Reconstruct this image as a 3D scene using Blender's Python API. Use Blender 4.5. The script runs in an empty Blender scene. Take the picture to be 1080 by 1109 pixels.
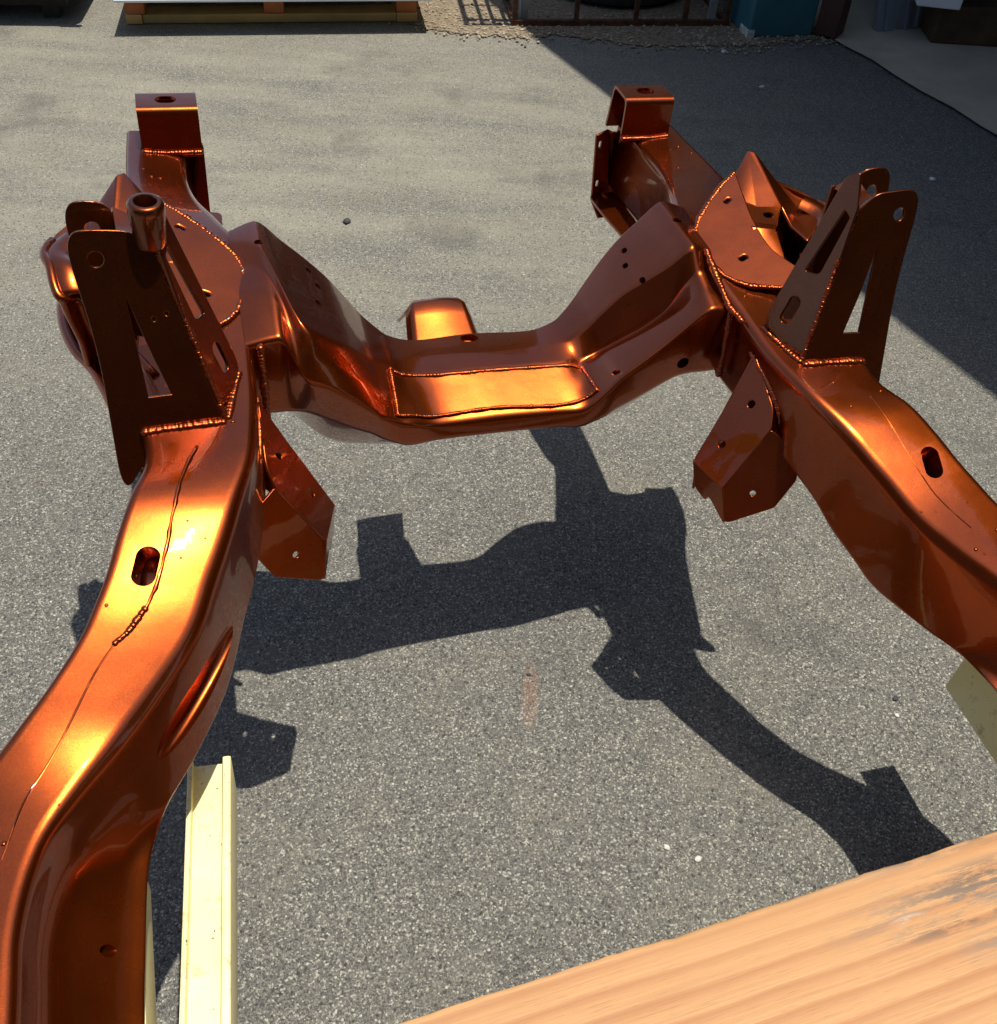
import bpy, bmesh, math, random
from mathutils import Vector, Matrix, noise
from mathutils.bvhtree import BVHTree
random.seed(7)
S = bpy.context.scene
C = bpy.context.collection
R = math.radians

# ---------------------------------------------------------------- camera
cam_d = bpy.data.cameras.new('camera')
cam_d.sensor_fit = 'HORIZONTAL'; cam_d.sensor_width = 36.0; cam_d.lens = 36.0
cam_d.clip_start = 0.02; cam_d.clip_end = 500
cam = bpy.data.objects.new('camera', cam_d); C.objects.link(cam)
cam.matrix_world = Matrix(((0.99793,-0.06426,0.00000,0.00000),(0.04538,0.70471,-0.70804,0.00000),(0.04550,0.70657,0.70617,1.48000),(0,0,0,1)))
S.camera = cam

# ---------------------------------------------------------------- sky and sun
SUN_TO = Vector((0.190, 0.028, 0.981)).normalized()      # towards the sun
elev = math.asin(SUN_TO.z); azim = math.atan2(SUN_TO.x, SUN_TO.y)
world = bpy.data.worlds.new('World'); S.world = world; world.use_nodes = True
wn = world.node_tree; wn.nodes.clear()
sky = wn.nodes.new('ShaderNodeTexSky'); sky.sky_type = 'NISHITA'; sky.sun_disc = False
sky.sun_elevation = elev; sky.sun_rotation = azim; sky.altitude = 50; sky.air_density = 1.0; sky.dust_density = 1.4; sky.ozone_density = 0.45
bg = wn.nodes.new('ShaderNodeBackground'); bg.inputs['Strength'].default_value = 0.12
wo = wn.nodes.new('ShaderNodeOutputWorld')
wn.links.new(sky.outputs[0], bg.inputs[0]); wn.links.new(bg.outputs[0], wo.inputs[0])
sd = bpy.data.lights.new('sun', 'SUN'); sd.energy = 5.0; sd.angle = R(0.53); sd.color = (1.0, 0.95, 0.85)
sun = bpy.data.objects.new('sun', sd); C.objects.link(sun)
sun.rotation_euler = SUN_TO.to_track_quat('Z', 'Y').to_euler(); sun.location = (2, 0.5, 9)
S.view_settings.view_transform = 'Standard'; S.view_settings.look = 'None'
S.view_settings.gamma = 1.0; S.view_settings.exposure = 0.15; S.view_settings.use_curve_mapping = False
S.render.engine = 'CYCLES'

# ---------------------------------------------------------------- node material helpers
def mat(name):
    m = bpy.data.materials.new(name); m.use_nodes = True
    nt = m.node_tree
    return m, nt, nt.nodes['Principled BSDF']
def N(nt, t, **kw):
    n = nt.nodes.new(t)
    for k, v in kw.items():
        if k in n.inputs: n.inputs[k].default_value = v
        else: setattr(n, k, v)
    return n
def lk(nt, a, b): nt.links.new(a, b)
def coords(nt, scale=(1, 1, 1)):
    tc = N(nt, 'ShaderNodeTexCoord'); mp = N(nt, 'ShaderNodeMapping'); mp.inputs['Scale'].default_value = scale
    lk(nt, tc.outputs['Object'], mp.inputs[0]); return mp.outputs[0]
def ramp(nt, fac, stops, interp='LINEAR'):
    r = N(nt, 'ShaderNodeValToRGB'); r.color_ramp.interpolation = interp
    e = r.color_ramp.elements
    while len(e) < len(stops): e.new(0.5)
    for el, (p, c) in zip(e, stops):
        el.position = p; el.color = (c[0], c[1], c[2], 1) if hasattr(c, '__len__') else (c, c, c, 1)
    lk(nt, fac, r.inputs[0]); return r.outputs[0]
def mix(nt, fac, a, b, mode='MIX'):
    m = N(nt, 'ShaderNodeMix', data_type='RGBA', blend_type=mode)
    for sock, v in ((m.inputs[0], fac), (m.inputs[6], a), (m.inputs[7], b)):
        if hasattr(v, 'is_output'): lk(nt, v, sock)
        elif hasattr(v, '__len__'): sock.default_value = (*v, 1)
        else: sock.default_value = v
    return m.outputs[2]
def mathn(nt, op, a, b=0.0):
    m = N(nt, 'ShaderNodeMath', operation=op)
    for i, v in ((0, a), (1, b)):
        if hasattr(v, 'is_output'): lk(nt, v, m.inputs[i])
        else: m.inputs[i].default_value = v
    return m.outputs[0]
def noise_t(nt, vec, scale, detail=4, rough=0.55):
    n = N(nt, 'ShaderNodeTexNoise'); n.inputs['Scale'].default_value = scale
    n.inputs['Detail'].default_value = detail; n.inputs['Roughness'].default_value = rough
    lk(nt, vec, n.inputs['Vector']); return n.outputs['Fac']
def voro(nt, vec, scale, out='Color', feature='F1'):
    n = N(nt, 'ShaderNodeTexVoronoi', feature=feature); n.inputs['Scale'].default_value = scale
    lk(nt, vec, n.inputs['Vector']); return n.outputs[out]
def bump(nt, b, height, strength, dist, normal_in=None):
    n = N(nt, 'ShaderNodeBump'); n.inputs['Strength'].default_value = strength; n.inputs['Distance'].default_value = dist
    lk(nt, height, n.inputs['Height'])
    if normal_in is not None: lk(nt, normal_in, n.inputs['Normal'])
    lk(nt, n.outputs[0], b.inputs['Normal']); return n.outputs[0]

# candy copper enamel: metal flake base under a clear coat
def make_paint(name, base, deep, peel, amt=0.12):
    m, nt, b = mat(name)
    v = coords(nt)
    big = noise_t(nt, v, 5, 3)
    col = mix(nt, ramp(nt, big, [(0.35, 0), (0.7, 1)]), deep, base)
    fl = voro(nt, v, 1500)
    sep = N(nt, 'ShaderNodeSeparateColor'); lk(nt, fl, sep.inputs[0])
    col = mix(nt, 0.22, col, mix(nt, sep.outputs[0], (0.12, 0.016, 0.002), (0.50, 0.13, 0.02)))
    lk(nt, col, b.inputs['Base Color'])
    b.inputs['Metallic'].default_value = 0.95
    rr = ramp(nt, noise_t(nt, v, 14, 4), [(0.3, 0.24), (0.75, 0.305)])
    lk(nt, rr, b.inputs['Roughness'])
    b.inputs['Coat Weight'].default_value = 0.85; b.inputs['Coat IOR'].default_value = 1.45
    dust = ramp(nt, noise_t(nt, v, 60, 6, 0.7), [(0.45, 0.02), (0.68, 0.05), (0.8, 0.22)])
    lk(nt, dust, b.inputs['Coat Roughness'])
    pe = noise_t(nt, v, peel, 2, 0.4)
    wav = noise_t(nt, v, 22, 2, 0.4)
    h = mathn(nt, 'ADD', mathn(nt, 'MULTIPLY', pe, amt), mathn(nt, 'MULTIPLY', wav, 2.0))
    n = N(nt, 'ShaderNodeBump'); n.inputs['Strength'].default_value = 0.10; n.inputs['Distance'].default_value = 0.0015
    lk(nt, h, n.inputs['Height'])
    lk(nt, n.outputs[0], b.inputs['Coat Normal'])
    n2 = N(nt, 'ShaderNodeBump'); n2.inputs['Strength'].default_value = 0.10; n2.inputs['Distance'].default_value = 0.002
    h2 = mathn(nt, 'ADD', h, mathn(nt, 'MULTIPLY', sep.outputs[1], 0.10)); lk(nt, h2, n2.inputs['Height']); lk(nt, n2.outputs[0], b.inputs['Normal'])
    return m
PAINT = make_paint('copper_enamel', (0.35, 0.054, 0.003), (0.26, 0.036, 0.002), 240)
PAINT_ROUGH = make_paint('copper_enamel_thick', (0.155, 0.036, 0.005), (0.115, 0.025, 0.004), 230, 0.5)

# asphalt
def make_asphalt():
    m, nt, b = mat('asphalt')
    v = coords(nt)
    w = noise_t(nt, v, 90, 2)
    def grains(scale, stops):
        c = voro(nt, v, scale); sp = N(nt, 'ShaderNodeSeparateColor'); lk(nt, c, sp.inputs[0])
        return ramp(nt, sp.outputs[0], stops), sp
    g1, s1 = grains(370, [(0.0, (0.035, 0.034, 0.032)), (0.3, (0.10, 0.096, 0.087)), (0.65, (0.185, 0.176, 0.154)), (0.86, (0.31, 0.295, 0.245)), (0.95, (0.58, 0.55, 0.44)), (1.0, (0.75, 0.72, 0.60))])
    g2, s2 = grains(860, [(0.0, (0.03, 0.03, 0.03)), (0.5, (0.125, 0.12, 0.107)), (1.0, (0.40, 0.385, 0.33))])
    col = mix(nt, 0.42, g1, g2)
    # grey binder and pale dust patches
    dirt = noise_t(nt, v, 1.3, 5, 0.6)
    tc = N(nt, 'ShaderNodeTexCoord'); xyz = N(nt, 'ShaderNodeSeparateXYZ'); lk(nt, tc.outputs['Object'], xyz.inputs[0])
    far = N(nt, 'ShaderNodeMapRange'); far.inputs[1].default_value = 1.5; far.inputs[2].default_value = 2.6; lk(nt, xyz.outputs['Y'], far.inputs[0])
    far2 = N(nt, 'ShaderNodeMapRange'); far2.inputs[1].default_value = 5.2; far2.inputs[2].default_value = 3.7; lk(nt, xyz.outputs['Y'], far2.inputs[0])
    leftw = N(nt, 'ShaderNodeMapRange'); leftw.inputs[1].default_value = 1.6; leftw.inputs[2].default_value = -0.2; lk(nt, xyz.outputs['X'], leftw.inputs[0])
    dm = mathn(nt, 'MULTIPLY', mathn(nt, 'MULTIPLY', far.outputs[0], far2.outputs[0]), leftw.outputs[0])
    vs = coords(nt, (0.8, 3.2, 1))
    streak = noise_t(nt, vs, 2.2, 5, 0.6)
    dfac = mathn(nt, 'MULTIPLY', ramp(nt, mathn(nt, 'ADD', mathn(nt, 'MULTIPLY', streak, 0.7), mathn(nt, 'MULTIPLY', dirt, 0.3)), [(0.36, 0.12), (0.62, 0.85)]), dm)
    dustc = mix(nt, s2.outputs[1], (0.25, 0.235, 0.18), (0.50, 0.465, 0.35))
    col = mix(nt, mathn(nt, 'MULTIPLY', dfac, 0.78), col, dustc)
    col = mix(nt, ramp(nt, dirt, [(0.35, 0.0), (0.75, 0.20)]), col, (0.12, 0.118, 0.11))
    near = noise_t(nt, v, 3.5, 4, 0.6)
    warm = ramp(nt, near, [(0.5, 0), (0.75, 0.4)])
    col = mix(nt, warm, col, mix(nt, s1.outputs[1], (0.13, 0.12, 0.10), (0.36, 0.31, 0.22)))
    vn = N(nt, 'ShaderNodeTexVoronoi', feature='F1'); vn.inputs['Scale'].default_value = 105; lk(nt, v, vn.inputs['Vector'])
    sp3 = N(nt, 'ShaderNodeSeparateColor'); lk(nt, vn.outputs['Color'], sp3.inputs[0])
    fleck = mathn(nt, 'MULTIPLY', ramp(nt, sp3.outputs[0], [(0.80, 0), (0.82, 1)]), ramp(nt, vn.outputs['Distance'], [(0.16, 1), (0.30, 0)]))
    col = mix(nt, mathn(nt, 'MULTIPLY', fleck, 0.6), col, mix(nt, sp3.outputs[1], (0.42, 0.40, 0.33), (0.80, 0.77, 0.66)))
    pit = mathn(nt, 'MULTIPLY', ramp(nt, sp3.outputs[2], [(0.78, 0), (0.80, 1)]), ramp(nt, vn.outputs['Distance'], [(0.20, 1), (0.36, 0)]))
    col = mix(nt, mathn(nt, 'MULTIPLY', pit, 0.7), col, (0.035, 0.034, 0.032))
    oil = mathn(nt, 'MULTIPLY', ramp(nt, noise_t(nt, v, 2.6, 6, 0.65), [(0.56, 0), (0.70, 1)]), 0.45)
    col = mix(nt, oil, col, (0.055, 0.054, 0.052))
    # old orange marking paint: short worn dashes
    def dash(cx, cy, sx, sy, th=0.40):
        mp = N(nt, 'ShaderNodeMapping'); mp.inputs['Location'].default_value = (-cx / sx, -cy / sy, 0); mp.inputs['Scale'].default_value = (1 / sx, 1 / sy, 0)
        lk(nt, tc.outputs['Object'], mp.inputs[0])
        ln = N(nt, 'ShaderNodeVectorMath', operation='LENGTH'); lk(nt, mp.outputs[0], ln.inputs[0])
        inside = ramp(nt, ln.outputs['Value'], [(0.55, 1), (1.0, 0)])
        return mathn(nt, 'MULTIPLY', inside, ramp(nt, noise_t(nt, v, 210, 4, 0.7), [(th + 0.06, 0.0), (th + 0.14, 1.0)]))
    for (px, py), sx, sy in ((((0.077,1.030,0.000)[0], (0.077,1.030,0.000)[1]), 0.018, 0.085),):
        col = mix(nt, mathn(nt, 'MULTIPLY', dash(px, py, sx, sy), 0.30), col, (0.50, 0.20, 0.09))
    lk(nt, col, b.inputs['Base Color'])
    b.inputs['Roughness'].default_value = 0.78; b.inputs['Specular IOR Level'].default_value = 0.35
    h = mathn(nt, 'ADD', mathn(nt, 'MULTIPLY', voro(nt, v, 370, 'Distance'), -1.0), mathn(nt, 'MULTIPLY', voro(nt, v, 860, 'Distance'), -0.5))
    h = mathn(nt, 'ADD', h, mathn(nt, 'MULTIPLY', noise_t(nt, v, 12, 3), 0.8))
    bump(nt, b, h, 0.85, 0.003)
    return m
ASPHALT = make_asphalt()

def simple(name, c1, c2, scale, rough=0.6, metal=0.0, bstr=0.2, bdist=0.002, stretch=(1, 1, 1), detail=5, lo=0.35, hi=0.7, coat=0.0):
    m, nt, b = mat(name); v = coords(nt, stretch)
    f = noise_t(nt, v, scale, detail, 0.62)
    lk(nt, mix(nt, ramp(nt, f, [(lo, 0), (hi, 1)]), c1, c2), b.inputs['Base Color'])
    b.inputs['Roughness'].default_value = rough; b.inputs['Metallic'].default_value = metal
    b.inputs['Coat Weight'].default_value = coat
    if bstr: bump(nt, b, noise_t(nt, v, scale * 3, 4), bstr, bdist)
    return m
CONCRETE = simple('concrete', (0.42, 0.36, 0.265), (0.55, 0.48, 0.36), 5, 0.85, bstr=0.3)
GRAVEL = simple('sandy_gravel', (0.15, 0.115, 0.075), (0.36, 0.285, 0.19), 70, 0.9, bstr=0.9, bdist=0.01)
RUST = simple('rusty_steel', (0.055, 0.022, 0.012), (0.16, 0.065, 0.03), 30, 0.75, 0.25)
TEAL = simple('teal_paint', (0.03, 0.13, 0.155), (0.045, 0.17, 0.20), 9, 0.5)
DARKRED = simple('dark_red_paint', (0.045, 0.014, 0.012), (0.07, 0.022, 0.016), 8, 0.55)
GREYMETAL = simple('grey_sheet_metal', (0.30, 0.33, 0.38), (0.42, 0.46, 0.52), 12, 0.45, 0.5, stretch=(1, 1, 0.1))
WHITE = simple('white_sheet', (0.70, 0.76, 0.80), (0.80, 0.84, 0.86), 3, 0.4, bstr=0.02)
PALLET = simple('pallet_wood', (0.58, 0.36, 0.13), (0.74, 0.52, 0.22), 14, 0.75, stretch=(0.3, 1, 1))
PALLET_OLD = simple('weathered_pallet_wood', (0.34, 0.27, 0.12), (0.64, 0.44, 0.17), 6, 0.8, stretch=(0.5, 1, 1))
BLOCK = simple('reddish_wood_block', (0.42, 0.13, 0.04), (0.55, 0.20, 0.07), 20, 0.75)
RUBBER = simple('tyre_rubber', (0.012, 0.012, 0.012), (0.03, 0.028, 0.026), 30, 0.8)
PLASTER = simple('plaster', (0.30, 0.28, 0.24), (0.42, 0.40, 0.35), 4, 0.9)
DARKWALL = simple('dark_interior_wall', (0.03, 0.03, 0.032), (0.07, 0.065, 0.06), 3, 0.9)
ROOFING = simple('roof_sheet', (0.12, 0.12, 0.12), (0.22, 0.21, 0.2), 4, 0.7)
BROWN = simple('brown_casing', (0.055, 0.042, 0.03), (0.09, 0.07, 0.05), 8, 0.5, 0.2)
STONE = simple('pale_stone', (0.45, 0.43, 0.38), (0.75, 0.73, 0.68), 60, 0.8)
DSTONE = simple('dark_stone', (0.03, 0.03, 0.032), (0.07, 0.07, 0.07), 60, 0.8)
# cream painted steel channel with scuffs
def make_cream():
    m, nt, b = mat('cream_painted_steel'); v = coords(nt)
    f = noise_t(nt, v, 9, 4)
    col = mix(nt, ramp(nt, f, [(0.35, 0), (0.7, 1)]), (0.79, 0.68, 0.29), (0.84, 0.76, 0.44))
    st = ramp(nt, noise_t(nt, v, 38, 6, 0.75), [(0.56, 0), (0.68, 0.75)])
    col = mix(nt, st, col, (0.36, 0.25, 0.11))
    ch = ramp(nt, noise_t(nt, v, 130, 4, 0.7), [(0.655, 0), (0.68, 1)])
    col = mix(nt, ch, col, (0.10, 0.075, 0.055))
    lk(nt, col, b.inputs['Base Color']); b.inputs['Roughness'].default_value = 0.42
    bump(nt, b, noise_t(nt, v, 60, 3), 0.08, 0.002)
    return m
CREAM = make_cream()
# plank: grain runs along its local X
def make_plank():
    m, nt, b = mat('pine_plank'); v = coords(nt, (0.35, 1, 1))
    wv = N(nt, 'ShaderNodeTexWave', wave_type='BANDS', bands_direction='Y', wave_profile='SAW')
    wv.inputs['Scale'].default_value = 13.0; wv.inputs['Distortion'].default_value = 1.5; wv.inputs['Detail'].default_value = 3.0; wv.inputs['Detail Scale'].default_value = 0.7; wv.inputs['Detail Roughness'].default_value = 0.6
    lk(nt, v, wv.inputs['Vector'])
    vf = coords(nt, (7, 420, 40)); fine = noise_t(nt, vf, 1.0, 5, 0.7)
    vp = coords(nt, (28, 900, 60)); pore = noise_t(nt, vp, 1.0, 3, 0.6)
    col = ramp(nt, wv.outputs['Fac'], [(0.0, (0.50, 0.275, 0.115)), (0.55, (0.47, 0.24, 0.095)), (0.86, (0.36, 0.155, 0.055)), (1.0, (0.46, 0.225, 0.09))])
    col = mix(nt, ramp(nt, fine, [(0.42, 0.0), (0.66, 0.55)]), col, (0.36, 0.165, 0.065))
    col = mix(nt, ramp(nt, pore, [(0.60, 0.0), (0.68, 0.55)]), col, (0.26, 0.11, 0.05))
    saw = coords(nt, (160, 3, 1)); col = mix(nt, ramp(nt, noise_t(nt, saw, 1.0, 2), [(0.6, 0.0), (0.85, 0.06)]), col, (0.60, 0.38, 0.22))
    tone = noise_t(nt, v, 5, 3)
    col = mix(nt, ramp(nt, tone, [(0.4, 0), (0.7, 0.45)]), col, (0.50, 0.275, 0.115))
    # grey weathering towards one end, drawn out along the grain
    tc = N(nt, 'ShaderNodeTexCoord'); xyz = N(nt, 'ShaderNodeSeparateXYZ'); lk(nt, tc.outputs['Object'], xyz.inputs[0])
    def blob(cx, cy, sx, sy):
        mp = N(nt, 'ShaderNodeMapping'); mp.inputs['Location'].default_value = (-cx / sx, -cy / sy, 0); mp.inputs['Scale'].default_value = (1 / sx, 1 / sy, 0)
        lk(nt, tc.outputs['Object'], mp.inputs[0])
        ln = N(nt, 'ShaderNodeVectorMath', operation='LENGTH'); lk(nt, mp.outputs[0], ln.inputs[0])
        return ramp(nt, ln.outputs['Value'], [(0.2, 1), (1.0, 0)])
    vw = coords(nt, (1.0, 5.5, 1)); wz = noise_t(nt, vw, 16, 8, 0.75)
    wmask = ramp(nt, mathn(nt, 'ADD', mathn(nt, 'MULTIPLY', wz, 0.75), mathn(nt, 'MULTIPLY', fine, 0.25)), [(0.46, 0), (0.54, 1)])
    for bl in PLANK_STAINS:
        col = mix(nt, mathn(nt, 'MULTIPLY', mathn(nt, 'MULTIPLY', blob(*bl[:4]), wmask), bl[4]), col, bl[5])
    lk(nt, col, b.inputs['Base Color']); b.inputs['Roughness'].default_value = 0.62
    hh = mathn(nt, 'ADD', mathn(nt, 'ADD', mathn(nt, 'MULTIPLY', fine, 0.7), mathn(nt, 'MULTIPLY', pore, -0.5)), mathn(nt, 'MULTIPLY', wv.outputs['Fac'], -0.5))
    bump(nt, b, hh, 0.35, 0.0015)
    return m

# ---------------------------------------------------------------- object helpers
def tag(o, label=None, cat=None, group=None, kind=None):
    if label: o['label'] = label
    if cat: o['category'] = cat
    if group: o['group'] = group
    if kind: o['kind'] = kind
    return o
def link_mesh(name, me, material, parent=None, smooth=None):
    o = bpy.data.objects.new(name, me); C.objects.link(o)
    if material:
        me.materials.clear(); me.materials.append(material)
    if parent: o.parent = parent
    if smooth is not None:
        for p in me.polygons: p.use_smooth = True
        try: me.set_sharp_from_angle(angle=R(smooth))
        except Exception: pass
    return o
def mesh(name, verts, faces):
    me = bpy.data.meshes.new(name); me.from_pydata([tuple(v) for v in verts], [], faces); me.validate(); me.update()
    bm = bmesh.new(); bm.from_mesh(me); bmesh.ops.recalc_face_normals(bm, faces=bm.faces); bm.to_mesh(me); bm.free()
    return me
def bake(o):                                  # apply modifiers without operators
    dg = bpy.context.evaluated_depsgraph_get(); dg.update()
    me = bpy.data.meshes.new_from_object(o.evaluated_get(dg))
    old = o.data; o.modifiers.clear(); o.data = me
    if old.users == 0: bpy.data.meshes.remove(old)
    return o
def bevel(o, w, seg=3, ang=30):
    m = o.modifiers.new('b', 'BEVEL'); m.width = w; m.segments = seg; m.limit_method = 'ANGLE'; m.angle_limit = R(ang); m.harden_normals = False
    return bake(o)
def finish(o, ang=35):
    for p in o.data.polygons: p.use_smooth = True
    try: o.data.set_sharp_from_angle(angle=R(ang))
    except Exception: pass
    return o
def mirror(o, parent):                        # the same part on the other rail, with its own mesh
    me = o.data.copy(); me.transform(Matrix.Scale(-1, 4, (1, 0, 0))); me.flip_normals()
    c = bpy.data.objects.new(o.name, me); C.objects.link(c); c.parent = parent
    return c
def basis(n, up=None):
    n = Vector(n).normalized()
    u = Vector(up) if up else (Vector((1, 0, 0)) if abs(n.x) < 0.9 else Vector((0, 1, 0)))
    u = (u - n * u.dot(n)).normalized(); return u, n.cross(u), n
def stadium(r1, r2, n=20):                    # oval with half width r1 and half length r2
    pts = []
    for i in range(n):
        a = 2 * math.pi * i / n; pts.append((r1 * math.cos(a), r1 * math.sin(a) + (r2 - r1) * (1 if math.sin(a) > 0 else -1)))
    return pts
def cutter_mesh(specs):
    """specs: (centre, axis, long_dir, r1, r2, depth_in, depth_out) -> one mesh of prisms"""
    V, Fc = [], []
    for c, ax, ld, r1, r2, din, dout in specs:
        ax = Vector(ax).normalized(); v = Vector(ld); v = (v - ax * v.dot(ax)).normalized(); u = v.cross(ax); c = Vector(c)
        ring = stadium(r1, r2); k = len(V); n = len(ring)
        for d in (dout, -din):
            for a, b in ring: V.append(c + u * a + v * b + ax * d)
        Fc.append(list(range(k, k + n))); Fc.append(list(range(k + 2 * n - 1, k + n - 1, -1)))
        for i in range(n): Fc.append((k + i, k + n + i, k + n + (i + 1) % n, k + (i + 1) % n))
    return mesh('cutter', V, Fc)
def cut(o, specs):
    co = bpy.data.objects.new('cutter', cutter_mesh(specs)); C.objects.link(co); co.parent = o.parent
    bpy.context.view_layer.update()
    m = o.modifiers.new('x', 'BOOLEAN'); m.operation = 'DIFFERENCE'; m.solver = 'EXACT'; m.object = co
    bake(o); me = co.data; bpy.data.objects.remove(co); bpy.data.meshes.remove(me)
    return o
def round_poly(pts, r, n=4):
    """round the corners of a closed 3D polygon"""
    out = []; k = len(pts); rs = r if hasattr(r, '__len__') else [r] * k
    for i in range(k):
        p, a, b = Vector(pts[i]), Vector(pts[i - 1]), Vector(pts[(i + 1) % k]); rr = rs[i]
        if rr <= 0: out.append(p); continue
        da, db = (a - p), (b - p); la, lb_ = da.length, db.length
        s = p + da * (min(rr, la * 0.48) / la); e = p + db * (min(rr, lb_ * 0.48) / lb_)
        for j in range(n + 1):
            t = j / n; out.append(s * (1 - t) ** 2 + p * 2 * t * (1 - t) + e * t * t)
    return out
def plate(name, pts, t, parent, material=PAINT, holes=(), bev=0.0012, flip=1):
    """flat sheet of thickness t through 3D outline pts; holes: lists of 3D points"""
    P = [Vector(p) for p in pts]; c = sum(P, Vector()) / len(P)
    n = Vector((0, 0, 0))
    for i in range(len(P)): n += (P[i] - c).cross(P[(i + 1) % len(P)] - c)
    n.normalize(); u, v, n = basis(n)
    cu = bpy.data.curves.new('c', 'CURVE'); cu.dimensions = '2D'; cu.fill_mode = 'BOTH'; cu.extrude = t / 2 - bev; cu.bevel_depth = bev; cu.bevel_resolution = 2
    for loop in [P] + [[Vector(q) for q in h] for h in holes]:
        sp = cu.splines.new('POLY'); sp.points.add(len(loop) - 1); sp.use_cyclic_u = True
        for i, q in enumerate(loop): sp.points[i].co = ((q - c).dot(u), (q - c).dot(v), 0, 1)
    co = bpy.data.objects.new('c', cu); C.objects.link(co)
    dg = bpy.context.evaluated_depsgraph_get(); dg.update()
    me = bpy.data.meshes.new_from_object(co.evaluated_get(dg)); bpy.data.objects.remove(co); bpy.data.curves.remove(cu)
    M = Matrix(((u.x, v.x, n.x, c.x), (u.y, v.y, n.y, c.y), (u.z, v.z, n.z, c.z), (0, 0, 0, 1)))
    me.transform(M); me.name = name
    return link_mesh(name, me, material, parent, 30)
def oval_on(c, n, ld, r1, r2, k=20):
    c, n = Vector(c), Vector(n).normalized(); v = Vector(ld); v = (v - n * v.dot(n)).normalized(); u = v.cross(n)
    return [c + u * a + v * b for a, b in stadium(r1, r2, k)]
def catmull(P, per):
    P = [Vector(p) for p in P]; out = []
    for i in range(len(P) - 1):
        p0, p1, p2, p3 = P[max(i - 1, 0)], P[i], P[i + 1], P[min(i + 2, len(P) - 1)]
        for j in range(per):
            t = j / per
            out.append(0.5 * ((2 * p1) + (p2 - p0) * t + (2 * p0 - 5 * p1 + 4 * p2 - p3) * t * t + (3 * p1 - p0 - 3 * p2 + p3) * t ** 3))
    out.append(P[-1]); return out
def loft(name, rings, material, parent, smooth=50, close=True):
    n = len(rings[0]); V = [p for r in rings for p in r]; Fc = []
    for i in range(len(rings) - 1):
        for j in range(n): Fc.append((i * n + j, i * n + (j + 1) % n, (i + 1) * n + (j + 1) % n, (i + 1) * n + j))
    if close: Fc.append(list(range(n))[::-1]); Fc.append(list(range((len(rings) - 1) * n, len(rings) * n)))
    return link_mesh(name, mesh(name, V, Fc), material, parent, smooth)
def tube_mesh(name, pts, r, seg=10, close=True):
    P = [Vector(p) for p in pts]; rings = []
    for i, p in enumerate(P):
        d = (P[min(i + 1, len(P) - 1)] - P[max(i - 1, 0)]).normalized()
        u, v, _ = basis(d, (0, 0, 1) if abs(d.z) < 0.9 else (1, 0, 0)); rr = r[i] if hasattr(r, '__len__') else r
        rings.append([p + u * rr * math.cos(2 * math.pi * k / seg) + v * rr * math.sin(2 * math.pi * k / seg) for k in range(seg)])
    return rings
def box_mesh(name, a, b):
    (x0, y0, z0), (x1, y1, z1) = a, b
    return mesh(name, [(x0, y0, z0), (x1, y0, z0), (x1, y1, z0), (x0, y1, z0), (x0, y0, z1), (x1, y0, z1), (x1, y1, z1), (x0, y1, z1)],
                [(0, 3, 2, 1), (4, 5, 6, 7), (0, 1, 5, 4), (1, 2, 6, 5), (2, 3, 7, 6), (3, 0, 4, 7)])
_sph = None
def weld(pts, r, parent, step=0.3, name='weld_bead', jit=0.22):
    step = 0.24
    """a ripple of overlapping flattened blobs along a line = one bead"""
    P = [Vector(p) for p in pts]; rnd = random.Random(len(P) * 97 + int(abs(P[0].x * 1000)) + int(P[0].y * 1000))
    L = sum((P[i + 1] - P[i]).length for i in range(len(P) - 1)); cnt = max(4, int(L / (r * step * 2)))
    bm = bmesh.new(); seg = 0; acc = 0.0
    for k in range(cnt + 1):
        s = L * k / cnt
        while seg < len(P) - 2 and s > acc + (P[seg + 1] - P[seg]).length:
            acc += (P[seg + 1] - P[seg]).length; seg += 1
        d = P[seg + 1] - P[seg]; q = P[seg] + d * ((s - acc) / max(d.length, 1e-6))
        wv = 1 + 0.14 * math.sin(k * 0.21 + P[0].x * 50); rr = r * 1.0 * wv * (1 + rnd.uniform(-jit, jit) * 0.7); q = q + Vector((rnd.uniform(-1, 1), rnd.uniform(-1, 1), rnd.uniform(-0.4, 0.4))) * r * 0.13
        bmesh.ops.create_icosphere(bm, subdivisions=2, radius=rr, matrix=Matrix.Translation(q) @ Matrix.Diagonal((1.1, 1.1, 0.72, 1)))
    me = bpy.data.meshes.new(name); bm.to_mesh(me); bm.free()
    return link_mesh(name, me, PAINT, parent, 180)
def thing(name, label, cat, group=None, loc=(0, 0, 0), rot=0):
    o = bpy.data.objects.new(name, None); C.objects.link(o); o.location = loc; o.rotation_euler = (0, 0, rot); o.empty_display_size = 0.1
    return tag(o, label, cat, group)

# ---------------------------------------------------------------- the ground
def sheet(name, pts, z, material, kind='structure'):
    o = link_mesh(name, mesh(name, [(p[0], p[1], z) for p in pts], [list(range(len(pts)))]), material)
    return tag(o, kind=kind)
sheet('asphalt_ground', [(-60, -60), (60, -60), (60, 60), (-60, 60)], 0.0, ASPHALT)
FAC = Vector((0.428, -0.904, 0)).normalized()          # the open front of the workshop runs this way
S1 = Vector((1.273,4.361,0.000))
INW = Vector((0.904, 0.428, 0)).normalized()           # into the workshop
rg = random.Random(3)
edge = [S1 + FAC * (t * 0.16 - 0.9) + INW * rg.uniform(-0.010, 0.010) for t in range(60)]
slab = [tuple(e) for e in edge] + [tuple(edge[-1] + INW * 6), tuple(edge[0] + INW * 6)]
sheet('concrete_floor', slab, 0.012, CONCRETE)
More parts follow.
